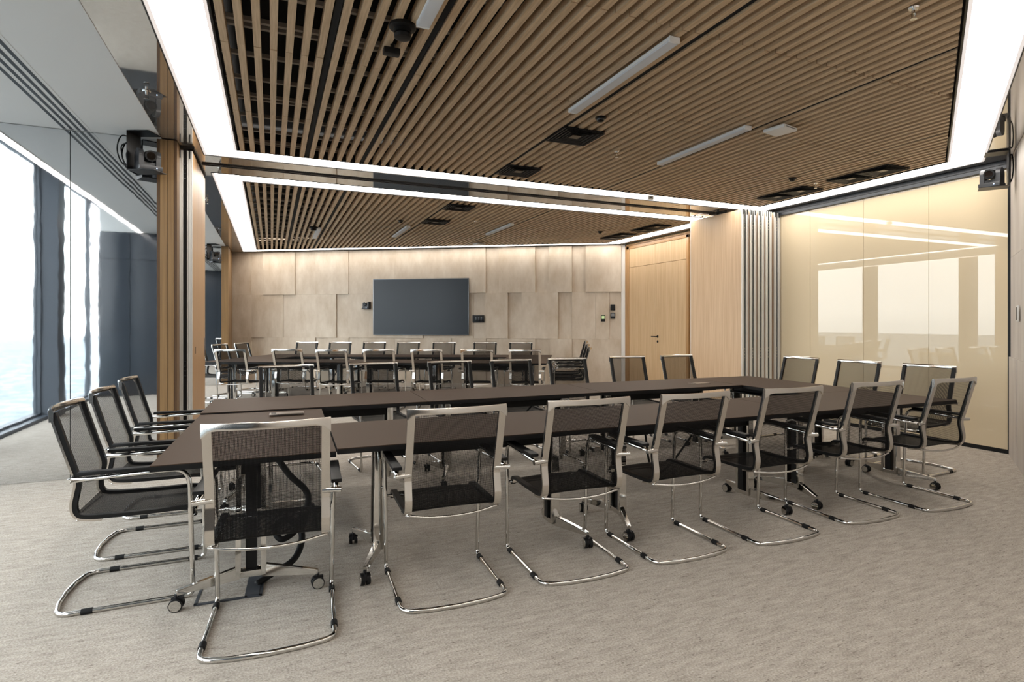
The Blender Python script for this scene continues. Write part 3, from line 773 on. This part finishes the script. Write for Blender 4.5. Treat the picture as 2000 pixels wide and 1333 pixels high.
# table power sockets
def power(x, y, rz, label, z=HT):
    t = thing('power_socket', label, 'socket', (x, y, z), rz, 'tabletop power sockets')
    ob('frame', box('f', -.11, .11, -.05, .05, 0, .003, .001), 'grey_flap', t); ob('flap', box('fl', -.06, .105, -.045, .045, .003, .005), 'grey_flap', t)
    for k in (-1, 1): ob('outlet', box('o', -.1, -.07, k*.022-.012, k*.022+.012, .003, .0042), 'black', t)
x, y = t1(.56, 1.36); power(x, y, TH1, 'flush metal power socket in the crosswise table by the mirror panel')
x, y = t1(4.5, 1.9); power(x, y, TH1, 'flush metal power socket near the partition stack end of the table')
x, y = t2(4.5, -.5); power(x, y, TH2, 'flush metal power socket in table facing the screen')

# floor box with cable
fb = thing('floor_box', 'grey framed floor box with carpet lid under the crosswise table', 'floor box', (-.185, 3.42, 0), -.05)
bm = bmesh.new()
for q in ((-.15, .15, -.14, -.125), (-.15, .15, .125, .14), (-.15, -.135, -.14, .14), (.135, .15, -.14, .14), (.07, .082, -.14, .14)): box_bm(bm, *q, .001, .008)
ob('frame', from_bm(bm, 'frame'), 'slate_metal', fb); ob('lid', box('lid', -.135, .07, -.125, .125, .001, .006), 'carpet', fb)
ob('cable_hatch', box('hatch', .082, .135, -.125, .125, .001, .012), 'slate_metal', fb)
cb = catmull([(-.07, 3.40, .012), (.0, 3.46, .03), (.12, 3.56, .06), (.16, 3.66, .16), (.08, 3.70, .24), (.02, 3.68, .2), (.06, 3.66, .14), (.16, 3.72, .2), (.2, 3.8, .34), (.1, 3.84, .46), (.03, 3.92, .555)], 8)
tag(ob('power_cable', tube('cable', cb, .018, 8), 'rubber'), 'thick black ribbon cable looping from floor box up to table', 'cable')
def cable(a, b, fn, th, drop, label):
    p = [fn(a, b), fn(a+.12, b+.1), fn(a+.3, b+.16), fn(a+.5, b+.05)]; z = (.594, .59-drop, .56-drop, .594)
    tag(ob('table_cable', tube('cable', catmull([(q[0], q[1], zz) for q, zz in zip(p, z)], 8), .008, 6), 'rubber'), label, 'cable', 'cables under the tables')
cable(2.9, .45, t1, TH1, .28, 'black cable drooping under the middle table of the cream glass ring')
cable(2.2, 2.02, t1, TH1, .2, 'black cable drooping under the partition side table of the cream glass ring')
cable(1.6, -2.0, t2, TH2, .2, 'black cable drooping under the ring below the screen')

# ------------------------------------------------------------------ things on the screen wall
def wp(s, off=0): return 7.0-.8305*s-.5571*off, 10.88+.5571*s-.8305*off
x, y = wp(4.64, .04); tv = thing('wall_screen', 'very large dark flat screen hung on beige stone wall', 'television', (x, y, 1.09), ang)
ob('body', box('body', -1.12, 1.12, -.04, .02, .02, 1.27), 'black', tv); ob('bezel', box('bezel', -1.145, 1.145, -.058, -.038, 0, 1.29, .006), 'screen_edge', tv)
ob('panel', box('panel', -1.13, 1.13, -.0605, -.057, .016, 1.274), 'screen', tv)
for s_ in (-.6, .6): ob('wall_bracket', box('br', s_-.05, s_+.05, .018, .04, .3, .9), 'black_metal', tv)

def ptz(t, up=1, sc=1.0, yaw=0):
    """pan-tilt camera on a parent, standing on z=0, looking along -y; up=-1 hangs it"""
    def z(a, b): return sorted((a*up, b*up))
    bs = ob('camera_base', box('base', -.07*sc, .07*sc, -.065*sc, .065*sc, *z(.0, .032*sc), .008), 'camera_grey', t)
    ob('status_light', box('led', .03*sc, .036*sc, -.067*sc, -.0645*sc, *z(.014*sc, .02*sc)), 'status_led', bs)
    bm = bmesh.new()
    for s in (-1, 1):
        cyl_bm(bm, (s*.066*sc, .004, up*.1*sc), (s*.036*sc, .004, up*.1*sc), .047*sc, n=22)
        a = z(.03*sc, .1*sc); box_bm(bm, *sorted((s*.066*sc, s*.036*sc)), -.043*sc, .051*sc, *a)
    box_bm(bm, -.04*sc, .04*sc, -.03*sc, .05*sc, *z(.03*sc, .058*sc))
    yk = ob('yoke', from_bm(bm, 'yoke', True, .6), 'camera_grey', t)
    bm = bmesh.new(); cyl_bm(bm, (0, .05*sc, up*.105*sc), (0, -.062*sc, up*.096*sc), .0365*sc, n=22); hd_ = ob('camera_head', from_bm(bm, 'head', True, .6), 'black', t)
    ob('lens', cyl('lens', (0, -.060*sc, up*.0965*sc), (0, -.066*sc, up*.096*sc), .026*sc, n=20), 'lens', hd_)
    for o_ in (bs, yk, hd_): o_.rotation_euler.z = yaw
x, y = wp(5.97, .07); t = thing('wall_camera', 'small pan-tilt camera on shelf bracket left of the wall screen', 'camera', (x, y, 1.70), ang)
ob('shelf', box('shelf', -.09, .09, -.07, .066, -.012, 0), 'black_metal', t); ob('side_plate', box('sp', .08, .1, -.06, .066, -.012, .16), 'black', t); ptz(t)
def plate(s, z, w_, h_, label, cat, screen=None):
    x, y = wp(s, .035); t = thing('wall_plate', label, cat, (x, y, z), ang)
    ob('body', box('b', -w_/2, w_/2, -.008, .012, -h_/2, h_/2, .003), 'black', t)
    if screen: ob('display', box('d', -w_*.36, w_*.36, -.0095, -.007, -h_*.1, h_*.38), screen, t)
    return t
t = plate(3.29, 1.46, .27, .165, 'wide black socket plate right of the wall screen', 'socket plate')
for k in range(3): ob('outlet', box('o', -.06+k*.065, -.015+k*.065, -.011, -.0078, -.05, .05, .002), 'black_gloss', t)
plate(.49, 1.47, .085, .14, 'black room controller with lit greenish display by the door', 'thermostat', 'lcd')
plate(.28, 1.705, .1, .13, 'plain black switch plate above the grey display plate', 'switch'); plate(.28, 1.525, .1, .13, 'black control plate with grey display under the plain plate', 'thermostat', 'grey_plastic')
t = plate(.95, .33, .1, .12, 'black low wall socket with plugged cables near the door', 'socket')
for k in range(3):
    q = (-.10-.05*k, -.03-.02*k); ob('plug_cable', tube('pc', catmull([(-.03, -.012, 0), (q[0], -.05, .05-.04*k), (q[0]-.02, -.06, -.2)], 6), .006, 6), 'rubber', t)

# ------------------------------------------------------------------ ceiling-side cameras
def bracket_cam(loc, rz, label, yaw, loops=(.12, .085)):
    t = thing('bracket_camera', label, 'camera', loc, rz, 'pan-tilt cameras in brackets')
    bm = bmesh.new(); box_bm(bm, -.13, .11, -.09, .09, -.006, 0); box_bm(bm, -.13, -.124, -.09, .09, 0, .34); box_bm(bm, -.13, .06, -.09, .09, .334, .34)
    ob('bracket', from_bm(bm, 'bracket'), 'black_metal', t)
    ob('terminal_board', box('tb', -.145, -.13, -.06, .05, .03, .3), 'black', t)
    ptz(t, 1, 1.3, yaw)
    for k, q in enumerate(loops):
        ob('cable', tube('cable', catmull([(-.14, -.02, .3-.06*k), (-.14-q*.7, -.02, .31-.07*k), (-.14-q, -.02, .2), (-.14-q*.7, -.02, .08), (-.14, -.02, .03)], 8), .006, 6), 'rubber', t)
    return t
bracket_cam((-1.0, 6.24, 2.722), R(-24), 'bracketed pan-tilt camera hung from ceiling before the mirror panel', R(50))
bracket_cam((-1.1, 14.45, 2.722), R(-24), 'bracketed pan-tilt camera hung from ceiling in the screen room', R(50))
bracket_cam((6.56, 3.50, 2.722), R(122.4), 'bracketed pan-tilt camera at the corner of stone wall and cream glass', R(158), (.03,))
t = thing('wall_switch', 'narrow metal switch plate on the pale stone wall', 'switch', (6.39-.016*math.sin(angD), 3.173+.016*math.cos(angD), 1.458), angD)
ob('plate', box('p', -.05, .05, -.004, .006, -.075, .075, .002), 'aluminium', t); ob('rocker', box('r', -.02, .02, .005, .009, -.06, .06), 'black', t)

for m_ in M.values():
    m_.use_backface_culling = False
